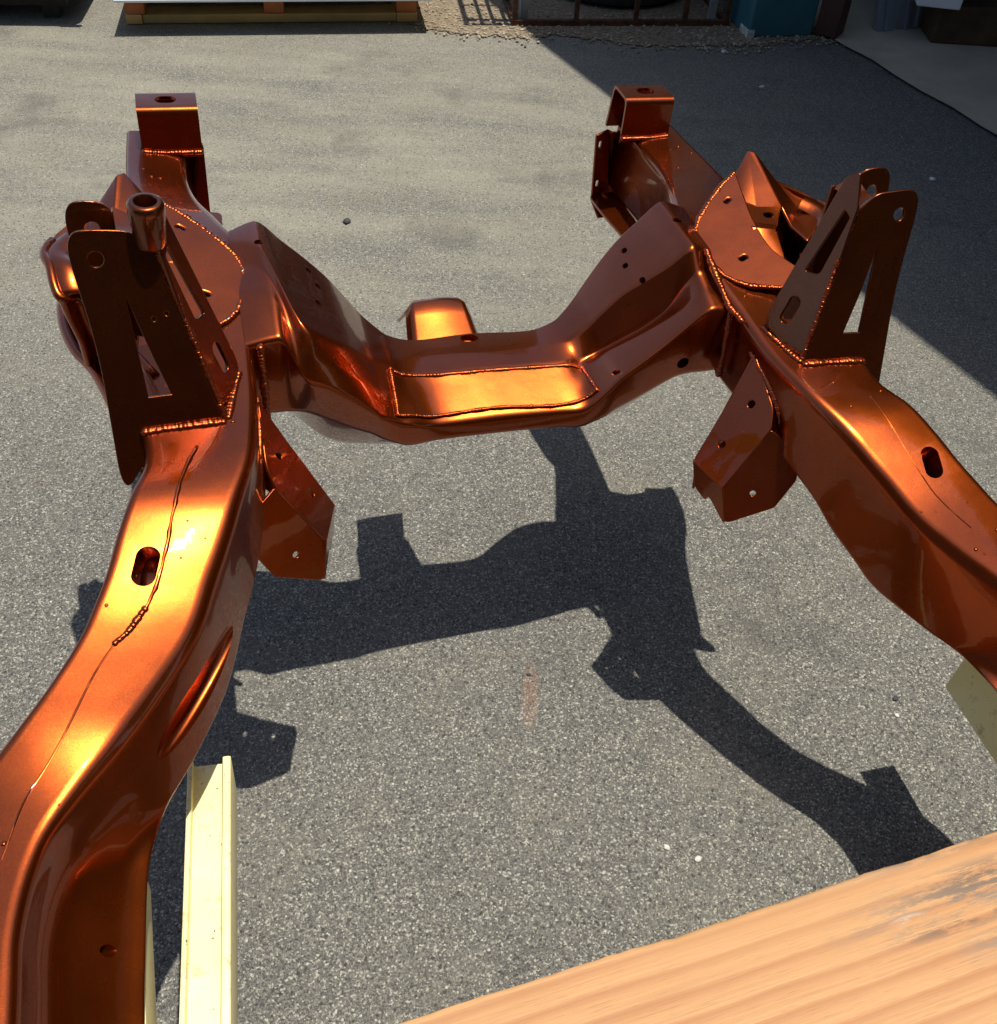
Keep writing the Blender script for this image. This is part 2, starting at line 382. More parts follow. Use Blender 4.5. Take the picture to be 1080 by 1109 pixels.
# sandy strip of loose gravel past the asphalt edge
rg = random.Random(5)
gpx = [(-0.563,4.288,0.000), (-0.384,4.195,0.000), (-0.197,4.187,0.000), (-0.048,4.183,0.000), (0.138,4.225,0.000), (0.324,4.197,0.000), (0.547,4.196,0.000), (0.737,4.228,0.000), (0.898,4.256,0.000), (1.050,4.313,0.000), (1.215,4.383,0.000), (1.273,4.361,0.000)]
gp = catmull([(p[0], p[1], 0) for p in gpx], 8)
gp = [p + Vector((0, rg.uniform(-0.02, 0.02), 0)) for p in gp]
gfar = [(gp[-1].x - 0.9, gp[-1].y + 2.2), (gp[0].x + 0.1, gp[0].y + 2.2)]
sheet('gravel_strip', [(p.x, p.y) for p in gp] + gfar, 0.004, GRAVEL)
def pebble_mesh(name, r, seed):
    bm = bmesh.new(); bmesh.ops.create_icosphere(bm, subdivisions=2, radius=r)
    for v in bm.verts:
        k = 1 + 0.35 * noise.noise(v.co * (1.6 / r) + Vector((seed * 7.1, seed, 0))); v.co = Vector((v.co.x * k, v.co.y * k * 0.8, v.co.z * k * 0.5))
    me = bpy.data.meshes.new(name); bm.to_mesh(me); bm.free(); return me
# loose stones of the strip: uncountable
bm = bmesh.new(); rg = random.Random(11)
for k in range(1500):
    t = rg.random(); p = gp[int(t * (len(gp) - 1))]
    x = p.x + rg.uniform(-0.05, 0.05); y = p.y + abs(rg.gauss(0, 0.22)) - rg.choice((.02, .02, .05, .09)); r = rg.uniform(0.003, 0.009)
    bmesh.ops.create_icosphere(bm, subdivisions=1, radius=r, matrix=Matrix.Translation((x, y, 0.004 + r * 0.3)) @ Matrix.Rotation(rg.random() * 6, 4, 'Z') @ Matrix.Diagonal((1, rg.uniform(.6, 1), .6, 1)))
me = bpy.data.meshes.new('loose_gravel'); bm.to_mesh(me); bm.free()
tag(link_mesh('loose_gravel', me, simple('gravel_stone', (0.16, 0.12, 0.08), (0.50, 0.42, 0.30), 25, 0.9)), 'loose sandy gravel scattered along the asphalt edge', 'gravel', kind='stuff')

# ---------------------------------------------------------------- chassis frame, in its own axes (x right, y forward, z up)
FM = Matrix(((0.94851,-0.31327,0.04682,0.31095),(0.31289,0.94966,0.01544,0.10257),(-0.04930,-0.00000,0.99878,0.00000),(0,0,0,1)))
frame = bpy.data.objects.new('car_chassis_frame', None); C.objects.link(frame); frame.matrix_world = FM; frame.empty_display_size = 0.1
tag(frame, 'glossy candy copper car chassis front section resting on a timber plank', 'chassis frame')

# -- side rails: lofted box section with pressed corners
ST = [  # top inner, top outer, bottom inner
 ((.622, -1.9, .560), (.735, -1.9, .560), (.535, -1.9, .450)),
 ((.622, 0.10, .560), (.735, 0.10, .560), (.535, 0.10, .450)),
 ((.622, .366, .560), (.735, .400, .560), (.534, .366, .450)),
 ((.622, .450, .562), (.725, .500, .562), (.531, .450, .450)),
 ((.606, .520, .564), (.695, .570, .565), (.526, .530, .450)),
 ((.576, .568, .567), (.663, .606, .575), (.517, .565, .455)),
 ((.536, .615, .573), (.630, .641, .591), (.502, .600, .461)),
 ((.498, .655, .586), (.598, .675, .608), (.478, .635, .467)),
 ((.462, .695, .603), (.569, .712, .625), (.455, .672, .474)),
 ((.443, .724, .616), (.554, .739, .637), (.432, .715, .482)),
 ((.428, .758, .631), (.538, .774, .651), (.415, .752, .501)),
 ((.409, .798, .648), (.523, .818, .667), (.398, .797, .520)),
 ((.390, .845, .666), (.507, .863, .679), (.380, .835, .548)),
 ((.366, .913, .679), (.490, .920, .679), (.360, .915, .568)),
 ((.353, 1.009, .681), (.496, 1.010, .682), (.350, 1.01, .572)),
 ((.348, 1.100, .690), (.494, 1.100, .690), (.347, 1.10, .570)),
 ((.338, 1.200, .704), (.488, 1.200, .704), (.338, 1.20, .580)),
 ((.337, 1.300, .719), (.486, 1.300, .716), (.337, 1.30, .590)),
 ((.365, 1.400, .714), (.490, 1.400, .716), (.365, 1.40, .585)),
 ((.392, 1.500, .700), (.494, 1.500, .712), (.396, 1.50, .570)),
 ((.402, 1.600, .694), (.495, 1.600, .708), (.408, 1.60, .560)),
 ((.396, 1.720, .700), (.492, 1.720, .706), (.392, 1.72, .575)),
]
def rail_rings(per=5):
    TI = catmull([s[0] for s in ST], per); TO = catmull([s[1] for s in ST], per); BI = catmull([s[2] for s in ST], per)
    rings = []
    for a, b, c in zip(TI, TO, BI):
        d = Vector((b.x - 0.024, b.y, c.z + (b.z - a.z) * 0.5))
        k = max(0.0, min(1.0, (a.x - c.x - 0.025) / 0.06)); k = k * k * (3 - 2 * k)
        m1 = a.lerp(c, 0.50).lerp(Vector((a.x - 0.006, a.y, a.z - 0.058)), k)
        m2 = a.lerp(c, 0.90).lerp(Vector((c.x + 0.022, c.y, c.z + 0.010)), k)
        rings.append(round_poly([a, m1, m2, c, d, b], [0.015, 0.03, 0.012, 0.006, 0.012, 0.013], 5))
    return rings
rr_ = rail_rings()
rail = loft('side_rail', rr_, PAINT, frame, 60)
rail_l = mirror(rail, frame)
def bvh_of(o):
    bm = bmesh.new(); bm.from_mesh(o.data); t = BVHTree.FromBMesh(bm); bm.free(); return t
rail_tree = bvh_of(rail); raill_tree = bvh_of(rail_l)
def drop(tree, x, y, lift=0.0):
    h = tree.ray_cast(Vector((x, y, 2)), Vector((0, 0, -1)))
    return (h[0] + Vector((0, 0, lift))) if h[0] else Vector((x, y, 0.6))
OV = Vector((0.494,0.780,0.640))
ovd = Vector((-0.006,-0.042,-0.018))
spec_r = [((OV.x, OV.y, OV.z), (0.16, -0.42, 1), ovd, .0125, .023, .034, .04)]
cut(rail, spec_r)
TD = Vector((-0.479,0.694,0.532))                                  # hole in the pressed pocket of the inner face, left rail
H2 = Vector((-0.562,0.451,0.470))
spec_l = [((-OV.x, OV.y, OV.z), (-0.16, -0.42, 1), (0.30, 0.85, 0.35), .0125, .023, .034, .04),
          (TD, (.8, -.59, 0.1), (0, 1, 0), .0075, .0075, .07, .07),
          (H2, (.93, -.1, .36), (0, 1, 0.1), .0068, .0062, .03, .03)]
def cut_ball(o, c, X_, Y_, Z_):                  # ellipsoid with half axes X_, Y_, Z_
    bm = bmesh.new(); bmesh.ops.create_uvsphere(bm, u_segments=32, v_segments=20, radius=1.0)
    M = Matrix((( X_.x, Y_.x, Z_.x, c.x), (X_.y, Y_.y, Z_.y, c.y), (X_.z, Y_.z, Z_.z, c.z), (0, 0, 0, 1))); bm.transform(M)
    if M.determinant() < 0: bmesh.ops.reverse_faces(bm, faces=bm.faces)
    me = bpy.data.meshes.new('ball'); bm.to_mesh(me); bm.free()
    co = bpy.data.objects.new('ball', me); C.objects.link(co); co.parent = o.parent; bpy.context.view_layer.update()
    m = o.modifiers.new('x', 'BOOLEAN'); m.operation = 'DIFFERENCE'; m.solver = 'EXACT'; m.object = co
    bake(o); bpy.data.objects.remove(co); bpy.data.meshes.remove(me)
# pressed teardrop pocket: a long lens sunk into the inner face, and the hollow under each oval opening
P0, P1 = Vector((-0.415,0.768,0.548)), Vector((-0.512,0.624,0.518))
pd0 = (P1 - P0) / 2; pn0 = Vector((.8, -.59, 0)); pn0 = (pn0 - pd0 * pn0.dot(pd0) / pd0.length_squared).normalized()
cut_ball(rail_l, P0.lerp(P1, .5) + pn0 * .007, pd0, pd0.normalized().cross(pn0) * .024, pn0 * .014)
cut_ball(rail_l, Vector((-OV.x, OV.y + .014, OV.z - .038)), Vector((.028, 0, 0)), Vector((0, .034, .010)), Vector((0, 0, .021)))
cut_ball(rail, Vector((OV.x, OV.y + .014, OV.z - .038)), Vector((.028, 0, 0)), Vector((0, .034, .010)), Vector((0, 0, .021)))
cut(rail_l, spec_l)
finish(rail, 40); finish(rail_l, 40)

# -- front crossmember: pressed section lofted across the car (x: far top, wing edge, step foot, step edge, near bottom, belly)
CR = [
 (.000, (1.285,.553), (1.225,.560), (1.182,.559), (1.165,.553), (1.100,.528), (1.078,.511), (1.140,.482)),
 (.090, (1.275,.556), (1.225,.561), (1.180,.560), (1.163,.553), (1.097,.528), (1.078,.510), (1.140,.476)),
 (.132, (1.275,.568), (1.221,.569), (1.178,.560), (1.163,.554), (1.093,.530), (1.076,.508), (1.140,.460)),
 (.152, (1.280,.582), (1.216,.582), (1.184,.553), (1.168,.550), (1.090,.546), (1.076,.515), (1.145,.450)),
 (.174, (1.293,.600), (1.214,.600), (1.190,.556), (1.170,.566), (1.090,.574), (1.076,.526), (1.150,.443)),
 (.190, (1.302,.618), (1.214,.618), (1.193,.562), (1.166,.584), (1.090,.592), (1.078,.537), (1.160,.437)),
 (.220, (1.317,.652), (1.213,.652), (1.190,.582), (1.156,.610), (1.092,.616), (1.080,.552), (1.165,.437)),
 (.252, (1.332,.680), (1.206,.680), (1.184,.607), (1.148,.637), (1.096,.641), (1.082,.570), (1.170,.450)),
 (.283, (1.338,.707), (1.200,.707), (1.180,.640), (1.142,.665), (1.100,.668), (1.085,.583), (1.180,.480)),
 (.306, (1.338,.732), (1.200,.732), (1.175,.690), (1.142,.690), (1.100,.688), (1.085,.586), (1.180,.510)),
 (.322, (1.338,.738), (1.205,.734), (1.175,.706), (1.145,.698), (1.100,.690), (1.085,.586), (1.180,.515)),
 (.356, (1.330,.728), (1.220,.715), (1.190,.700), (1.150,.692), (1.100,.685), (1.085,.586), (1.180,.530)),
]
CL = {.132: ((1.210,.568), (1.088,.541)), .152: ((1.192,.582), (1.087,.546)), .174: ((1.170,.600), (1.086,.557)),
      .190: ((1.155,.618), (1.085,.572)), .220: ((1.136,.652), (1.085,.597)),
      .252: ((1.122,.680), (1.084,.622)), .283: ((1.124,.707), (1.083,.640)),
      .306: ((1.215,.732), (1.100,.692)), .322: ((1.270,.738), (1.102,.697)), .356: ((1.300,.728), (1.102,.690))}
sta = []
for x, T, W1, B0, Bf, B1, Nn, M1 in reversed(CR[1:]):
    if x in CL:
        W1, B1 = CL[x]; l2 = lambda t, dz: (W1[0] + (B1[0] - W1[0]) * t, W1[1] + (B1[1] - W1[1]) * t + dz)
        k = .55 if x < .30 else .30
        B0, Bf = (l2(k * .5, .004), l2(k, .006)) if x < .30 else (l2(.20, -.006), l2(.5, .0))
    sta.append((-x, T, W1, B0, Bf, B1, Nn, M1))
sta += CR
cols = []
sta = [(q[0], q[1], q[2], q[3], q[4], q[5], (q[6][0] + (.026 if q[0] < -.16 else .016), q[6][1] - (.018 if q[0] < -.16 else .011)), (q[7][0] + .012, q[7][1])) for q in sta]
for k in range(1, 8): cols.append(catmull([(s[0], *s[k]) for s in sta], 4))
cols.append(catmull([(s[0], s[1][0] - 0.02, s[7][1] + 0.012) for s in sta], 4))
rings = [round_poly([c[i] for c in cols], [.003, .007, .006, .005, .008, .008, .03, .02], 4) for i in range(len(cols[0]))]
xm = loft('crossmember', rings, PAINT, frame, 40)
whs = []
for p in ((0.314,1.278,0.741), (0.241,1.297,0.686), (0.238,1.265,0.672), (0.241,1.213,0.682)):
    for sx in (1, -1): whs.append(((sx * p[0], p[1], p[2]), (-sx * 0.68, 0, 0.73), (0, 1, 0), .0048, .0062, .03, .03))
whs.append(((-0.004,1.268,0.555), (0, 0, 1), (1, 0, 0), .011, .014, .05, .03))
whs.append(((0.286,1.084,0.598), (0, -1, 0.1), (1, 0, 0), .0095, .0095, .04, .03))
whs.append(((0.183,1.100,0.600), (0.0, -0.5, 0.8), (1, 0, 0), .0045, .0045, .03, .03))
cut(xm, whs); finish(xm, 38)
# reinforcing plate welded into the middle of the crossmember
pp = [(-0.151,1.173,0.562), (-0.004,1.175,0.562), (0.152,1.168,0.562), (0.156,1.111,0.544), (0.088,1.108,0.544), (0.002,1.115,0.544), (-0.084,1.111,0.544), (-0.154,1.098,0.544)]
xtree = bvh_of(xm)
tl_ = catmull([pp[0], pp[1], pp[2]], 12); bl_ = catmull([pp[7], pp[6], pp[5], pp[4], pp[3]], 6)
V = []
for j in range(7):
    for i in range(25):
        q = tl_[i].lerp(bl_[i], j / 6); V.append(drop(xtree, q.x, q.y, .0035))
for j in range(7):                                        # sheet pressed straight: keep each column on its chord
    pass
rp = link_mesh('reinforcing_plate', mesh('reinforcing_plate', V, [(j * 25 + i, j * 25 + i + 1, (j + 1) * 25 + i + 1, (j + 1) * 25 + i) for j in range(6) for i in range(24)]), PAINT, xm)
ms = rp.modifiers.new('s', 'SOLIDIFY'); ms.thickness = .007; ms.offset = -1; bake(rp); finish(rp, 40)
weld([V[i] for i in range(25)], .0036, xm); weld([V[6 * 25 + i] + Vector((0, -.001, -.001)) for i in range(25)], .0026, xm)
weld([V[j * 25] for j in range(7)], .0026, xm); weld([V[j * 25 + 24] for j in range(7)], .0026, xm)
# small saddle bracket standing on the far edge of the crossmember
V = []
for j, (y, z) in enumerate(((1.262, .530), (1.285, .540), (1.305, .548), (1.33, .559), (1.350, .568), (1.362, .566), (1.395, .532), (1.435, .495))):
    for i in range(33):
        t = i / 32; V.append(Vector((-.038 + (.125 * t - .062) * (1 if j < 5 else .97) + .006 * (t - .5) * min(j, 5) * -1, y, z + .004 * math.sin(math.pi * t) - .012 * max(0, abs(t - .5) - .42) / .08)))
Fc = [(j * 33 + i, j * 33 + i + 1, (j + 1) * 33 + i + 1, (j + 1) * 33 + i) for j in range(7) for i in range(32)]
sadd = link_mesh('saddle_bracket', mesh('saddle_bracket', V, Fc), PAINT, frame)
ms = sadd.modifiers.new('s', 'SOLIDIFY'); ms.thickness = .005; ms.offset = 0; bake(sadd); finish(sadd, 40)

def both(o):
    c = mirror(o, o.parent if o.parent is frame else frame); return c
def join(objs, name):
    bm = bmesh.new()
    for o in objs:
        bm.from_mesh(o.data)
    me = bpy.data.meshes.new(name); bm.to_mesh(me); bm.free()
    par = objs[0].parent
    for o in objs:
        d = o.data; bpy.data.objects.remove(o); bpy.data.meshes.remove(d)
    return link_mesh(name, me, PAINT, par, 35)

# -- body mount on each rail end: top-hat strap
def top_hat():
    prof = round_poly([(0, 1.648, .690), (0, 1.650, .770), (0, 1.716, .772), (0, 1.728, .690)], [0, .012, .012, 0], 6)
    cen = Vector((0, 1.685, .70)); inn = []
    for p in prof:
        inn.append(Vector((0, cen.y + (p.y - cen.y) * .86, p.z - (.005 if p.z > .70 else 0))))
    ring = prof + inn[::-1]
    rs = []
    for x in (.372, .374, .464, .466):
        sc = 0.97 if x in (.372, .466) else 1.0
        rs.append([Vector((x, p.y, p.z)) for p in ring])
    return loft('body_mount', rs, PAINT, frame, 35)
bm_r = top_hat(); cut(bm_r, [((.420, 1.683, .771), (0, 0, 1), (1, 0, 0), .0125, .0165, .02, .02)]); finish(bm_r, 35)
bm_l = mirror(bm_r, frame)
for sx, par, ra in ((1, bm_r, rail_tree), (-1, bm_l, rail_tree)):
    weld([Vector((sx * (.376 + .086 * t / 8), 1.645, max(.700, drop(rail_tree, max(.405, .376 + .086 * t / 8), 1.645).z))) for t in range(9)], .0052, par, 0.5)

# -- pressed inner panel at the front of each rail
tp = [(0.345,1.700,0.683), (0.373,1.712,0.688), (0.399,1.750,0.667), (0.410,1.735,0.671), (0.409,1.700,0.683), (0.405,1.600,0.692), (0.407,1.520,0.693), (0.393,1.450,0.694)]
bt = [(0.357,1.700,0.550), (0.395,1.712,0.546), (0.421,1.750,0.528), (0.440,1.735,0.532), (0.450,1.700,0.536), (0.441,1.600,0.562), (0.438,1.520,0.582), (0.421,1.450,0.603)]
V = [Vector(p) for p in tp] + [Vector(p) for p in bt] + [Vector(p) + Vector((.012 + .004 * (i > 1), -.02, -.028)) for i, p in enumerate(bt)]
n8 = len(tp); Fc = [(r_ * n8 + i, r_ * n8 + i + 1, (r_ + 1) * n8 + i + 1, (r_ + 1) * n8 + i) for r_ in range(2) for i in range(n8 - 1)]
pan = link_mesh('inner_front_panel', mesh('inner_front_panel', V, Fc), PAINT, frame)
ms = pan.modifiers.new('s', 'SOLIDIFY'); ms.thickness = .005; ms.offset = 0; bake(pan); bevel(pan, .006, 3, 20)
e0 = Vector(tp[0]).lerp(Vector(bt[0]), .16); e1 = Vector(tp[0]).lerp(Vector(bt[0]), .75); ex = (Vector(tp[1]) - Vector(tp[0])) * .35
pan_l = mirror(pan, frame)
cut(pan, [(e0 + ex, (0, 1, 0), (0, 0, 1), .003, .007, .03, .03), (e1 + ex, (0, 1, 0), (0, 0, 1), .003, .007, .03, .03)]); finish(pan, 40)
for v_ in pan_l.data.vertices:                              # the left panel has its end lip turned in
    if v_.co.x > -.372: v_.co.x = -.372 + (v_.co.x + .372) * .12
finish(pan_l, 40)
bfl = [Vector((.40, 1.70, .560)), Vector((.352, 1.70, .560)), Vector((.356, 1.62, .558)), Vector((.366, 1.52, .556)), Vector((.39, 1.47, .556)), Vector((.41, 1.44, .566))]
for sx in (1, -1): plate('lower_tray', round_poly([(sx * p.x, p.y, p.z) for p in bfl], [0, .01, .03, .03, .02, 0], 4), .006, frame)

# -- upper control arm bracket: back plate with slit and ear, inner plate with openings, front ear
ear_c = Vector((0.507,1.031,0.868))
bpts = [(0.396,0.971,0.676), (0.485,0.967,0.676), (0.491,0.955,0.644), (0.514,0.943,0.613), (0.521,0.947,0.626), (0.520,1.000,0.778), (0.534,1.033,0.878), (0.527,1.040,0.896), (0.510,1.041,0.897), (0.470,1.042,0.893), (0.449,1.037,0.877)]
slit = [(0.485,1.023,0.840), (0.465,0.998,0.765), (0.449,0.982,0.715), (0.477,0.980,0.715)]
bn = (Vector(bpts[1]) - Vector(bpts[0])).cross(Vector(bpts[5]) - Vector(bpts[0])).normalized()
hole = oval_on(ear_c, bn, (0, 0, 1), .0095, .0095)
sm = [oval_on(p, bn, (0, 0, 1), .0038, .0038, 12) for p in ((0.457,1.011,0.801), (0.443,1.013,0.806))]
bout = round_poly(bpts, [.003, .003, .01, .012, .02, .05, .03, .03, .02, .01, .006], 6)
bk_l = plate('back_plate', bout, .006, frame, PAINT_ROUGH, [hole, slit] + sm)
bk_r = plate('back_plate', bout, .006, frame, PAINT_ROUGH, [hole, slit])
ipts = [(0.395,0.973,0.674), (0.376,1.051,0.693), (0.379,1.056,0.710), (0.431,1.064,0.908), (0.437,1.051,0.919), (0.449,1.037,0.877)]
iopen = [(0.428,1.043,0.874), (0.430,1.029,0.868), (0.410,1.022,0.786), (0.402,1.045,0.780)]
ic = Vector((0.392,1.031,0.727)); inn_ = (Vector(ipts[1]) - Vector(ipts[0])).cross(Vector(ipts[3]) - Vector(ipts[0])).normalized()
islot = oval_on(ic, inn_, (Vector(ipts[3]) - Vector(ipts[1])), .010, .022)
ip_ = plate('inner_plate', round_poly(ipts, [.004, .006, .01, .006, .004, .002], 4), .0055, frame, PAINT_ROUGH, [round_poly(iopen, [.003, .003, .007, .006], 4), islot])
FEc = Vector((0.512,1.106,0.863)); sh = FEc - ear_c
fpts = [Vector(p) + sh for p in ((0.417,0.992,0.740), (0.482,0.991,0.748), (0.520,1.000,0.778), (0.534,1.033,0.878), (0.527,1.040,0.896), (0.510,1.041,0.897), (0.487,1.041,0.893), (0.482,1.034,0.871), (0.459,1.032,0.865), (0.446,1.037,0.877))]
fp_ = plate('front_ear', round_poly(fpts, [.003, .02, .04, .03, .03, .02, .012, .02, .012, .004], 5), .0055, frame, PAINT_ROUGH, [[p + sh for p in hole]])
q1 = Vector((0.482,1.041,0.893)); q2 = Vector((0.449,1.037,0.877))
V = []
for t in range(9):
    u_ = t / 8
    for a_ in range(5):
        q = q1.lerp(q2, a_ / 4) + sh * u_ + Vector((0, 0, -.010 * math.sin(math.pi * u_) * (1 - a_ / 4) ** 0.7 - .004)); V.append(q)
Fc = [(t * 5 + a_, t * 5 + a_ + 1, t * 5 + a_ + 6, t * 5 + a_ + 5) for t in range(8) for a_ in range(4)]
web = link_mesh('top_web', mesh('top_web', V, Fc), PAINT, frame)
ms = web.modifiers.new('s', 'SOLIDIFY'); ms.thickness = .005; ms.offset = -1; bake(web); finish(web, 50)
def arm(side, back_plate, label):
    e = bpy.data.objects.new('upper_arm_bracket', None); C.objects.link(e); e.parent = frame; e.empty_display_size = .03
    back_plate.parent = e
    if side < 0:
        me = back_plate.data; me.transform(Matrix.Scale(-1, 4, (1, 0, 0))); me.flip_normals()
    for o in (ip_, fp_, web):
        if side > 0: o.parent = e
        else: mirror(o, e)
    w0, w1 = Vector(bpts[0]), Vector(bpts[1])
    pts = [w0.lerp(w1, i / 8) + Vector((0, -.006, -.001)) for i in range(9)]
    weld([Vector((p.x * side, p.y, drop(rail_tree, p.x, p.y).z + .001)) for p in pts], .0048, e, .5)
    a, b = Vector(ipts[0]), Vector(ipts[1])
    pts = [a.lerp(b, i / 7) + Vector((-.005, 0, 0)) for i in range(8)]
    weld([Vector((p.x * side, p.y, drop(rail_tree, p.x, p.y).z + .001)) for p in pts], .0042, e, .5)
    a, b = Vector(bpts[0]), Vector(bpts[-1])
    weld([Vector(((a.lerp(b, t / 10)).x * side - .004 * side, a.lerp(b, t / 10).y + .001, a.lerp(b, t / 10).z)) for t in range(11)], .0032, e, .6)
    return e
ar_l = arm(-1, bk_l, ''); ar_r = arm(1, bk_r, '')
# threaded boss at the top of the left bracket
bt_ = Vector((-0.447,1.035,0.931)); ax = Vector((0.03, -.08, 1)).normalized()
def ringpts(c, ax, r, n=28):
    u, v, _ = basis(ax); return [c + u * r * math.cos(2 * math.pi * i / n) + v * r * math.sin(2 * math.pi * i / n) for i in range(n)]
prof = [(.054, .015), (.050, .0170), (.012, .0195), (.004, .0195), (.001, .0175), (0, .0155), (0, .0125), (.002, .0112), (.03, .0108)]
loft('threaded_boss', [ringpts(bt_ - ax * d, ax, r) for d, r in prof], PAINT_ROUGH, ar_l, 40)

# -- lower control arm bracket under each rail
L1 = Vector((0.336,0.972,0.611)); L2 = Vector((0.299,0.958,0.552)); L3 = Vector((0.346,0.915,0.486))
tpp = [(0.352,1.019,0.657), (0.353,0.945,0.622), (0.346,0.925,0.601), (0.288,0.910,0.512), (0.268,0.970,0.515)]
ln_ = (Vector(tpp[1]) - Vector(tpp[0])).cross(Vector(tpp[3]) - Vector(tpp[0])).normalized()
pl_top = plate('t', round_poly(tpp, [.004, .01, .004, .003, .006], 4), .005, frame, PAINT,
               [oval_on(L1, ln_, (0, 0, 1), .0062, .0072), oval_on(L2, ln_, (0, 0, 1), .0062, .0072)])
nsp = [(0.346,0.925,0.600), (0.290,0.913,0.509), (0.295,0.889,0.460), (0.357,0.873,0.497), (0.382,0.880,0.540), (0.384,0.896,0.578)]
nn_ = (Vector(nsp[1]) - Vector(nsp[0])).cross(Vector(nsp[3]) - Vector(nsp[0])).normalized()
n3 = Vector((0.329,0.894,0.510))
pl_near = plate('n', round_poly(nsp, [.003, .003, .01, .004, .004, 0], 4), .005, frame, PAINT, [oval_on(n3, nn_, (1, 0, 0), .0055, .0055)])
d_, e_, f_ = Vector(tpp[3]), Vector(tpp[4]), Vector(nsp[2])
dn = f_ - d_
pl_end = plate('e', round_poly([d_, e_, e_ + dn * .72, e_.lerp(d_, .36) + dn * .84, e_.lerp(d_, .46) + dn * .62, e_.lerp(d_, .58) + dn * .64, f_], [0, 0, .008, .006, .006, .006, .004], 4), .005, frame)
a_ = Vector(tpp[0])
pl_far = plate('f', [a_, e_, e_ + dn * .8, a_ + Vector((.03, 0, -.10))], .005, frame)
pl_tab = plate('m', round_poly([(.3535, 1.015, .652), (.359, .945, .612), (.364, .905, .560), (.366, .905, .505), (.360, .975, .500), (.3535, 1.03, .560)], .012, 4), .006, frame)
lo_r = join([pl_top, pl_near, pl_end, pl_far, pl_tab], 'lower_arm_bracket')
lo_l = mirror(lo_r, frame)
for sx, par in ((1, lo_r), (-1, lo_l)):
    pts = [(0.356,1.035,0.655), (0.358,0.993,0.647), (0.362,0.955,0.631), (0.366,0.933,0.610), (0.370,0.927,0.575), (0.372,0.930,0.541)]
    weld([(sx * (p[0] - .004), p[1], p[2]) for p in catmull(pts, 4)], .0042, par, .35, jit=.12)

# -- spring pocket over each rail: cap with two ovals, shock fin, flared outer cup
capn = None
cp = [(0.452,1.368,0.754), (0.424,1.349,0.744), (0.393,1.322,0.732), (0.365,1.292,0.719), (0.352,1.273,0.713), (0.345,1.251,0.706), (0.344,1.227,0.701), (0.349,1.200,0.696), (0.359,1.171,0.691), (0.371,1.154,0.690), (0.390,1.138,0.690), (0.438,1.119,0.695), (0.471,1.142,0.707), (0.445,1.190,0.713), (0.440,1.221,0.719), (0.440,1.267,0.729), (0.446,1.318,0.741)]
cp = [Vector(p) + Vector((0, 0, .009)) for p in cp]
o1 = Vector((0.421,1.314,0.736)); o2 = Vector((0.400,1.194,0.705))
cn = (cp[4] - cp[0]).cross(cp[9] - cp[0]).normalized()
cap = plate('pocket_cap', round_poly(cp, .012, 3), .007, frame, PAINT, [oval_on(o1, cn, (.8, .5, .1), .0058, .009), oval_on(o2, cn, (.9, .3, .1), .0065, .0095)], bev=.003)
A = Vector((0.485,1.398,0.787))
vv = dict(A=A, A2=(0.495,1.393,0.786), F1=(0.468,1.305,0.736), F2=(0.509,1.295,0.739), T1=(0.455,1.262,0.730), T2=(0.484,1.255,0.728),
          D0=(0.451,1.366,0.753), D1=(0.446,1.318,0.741), D2=(0.440,1.267,0.729), D3=(0.439,1.222,0.718), D4=(0.429,1.171,0.705), G1=(0.433,1.245,0.736), G2=(0.473,1.240,0.732), G3=(0.467,1.190,0.716), G4=(0.461,1.160,0.700),
          W1=(0.528,1.372,0.749), W2=(0.560,1.355,0.741), W3=(0.583,1.325,0.737), W4=(0.591,1.297,0.737), W5=(0.582,1.275,0.738), W6=(0.520,1.215,0.722), W7=(0.511,1.255,0.725), W8=(0.551,1.315,0.726))
ks = list(vv); ix = {k: i for i, k in enumerate(ks)}
fcs = [('A', 'A2', 'F2', 'F1'), ('F1', 'F2', 'T2', 'T1'), ('D0', 'D1', 'F1', 'A'), ('D1', 'D2', 'T1', 'F1'), ('D2', 'G1', 'T1'), ('T1', 'T2', 'G2', 'G1'), ('D2', 'D3', 'G1'), ('D3', 'D4', 'G4', 'G3'), ('D3', 'G3', 'G2', 'G1'),
       ('A2', 'W1', 'W8', 'F2'), ('W1', 'W2', 'W8'), ('W2', 'W3', 'W8'), ('W3', 'W4', 'W5'), ('W3', 'W5', 'W6', 'W8'), ('F2', 'W8', 'W7'), ('W8', 'W6', 'W7')]
fin = link_mesh('shock_tower', mesh('shock_tower', [Vector(vv[k]) for k in ks], [[ix[k] for k in f] for f in fcs]), PAINT, frame)
bmx = bmesh.new(); bmx.from_mesh(fin.data)
cl = bmx.edges.layers.float.get('crease_edge') or bmx.edges.layers.float.new('crease_edge')
for e in bmx.edges:
    e[cl] = 0.9 if (e.is_boundary or (len(e.link_faces) == 2 and e.calc_face_angle(0) > 0.5)) else 0.15
for v in bmx.verts: pass
bmx.to_mesh(fin.data); bmx.free()
ms = fin.modifiers.new('s', 'SOLIDIFY'); ms.thickness = .005; ms.offset = 0; bake(fin); bevel(fin, .0055, 4, 18)
t1 = Vector((0.480,1.278,0.738))
cut(fin, [(t1, (0, -.7, .7), (1, 0, 0), .0055, .0085, .02, .03)]); finish(fin, 50)
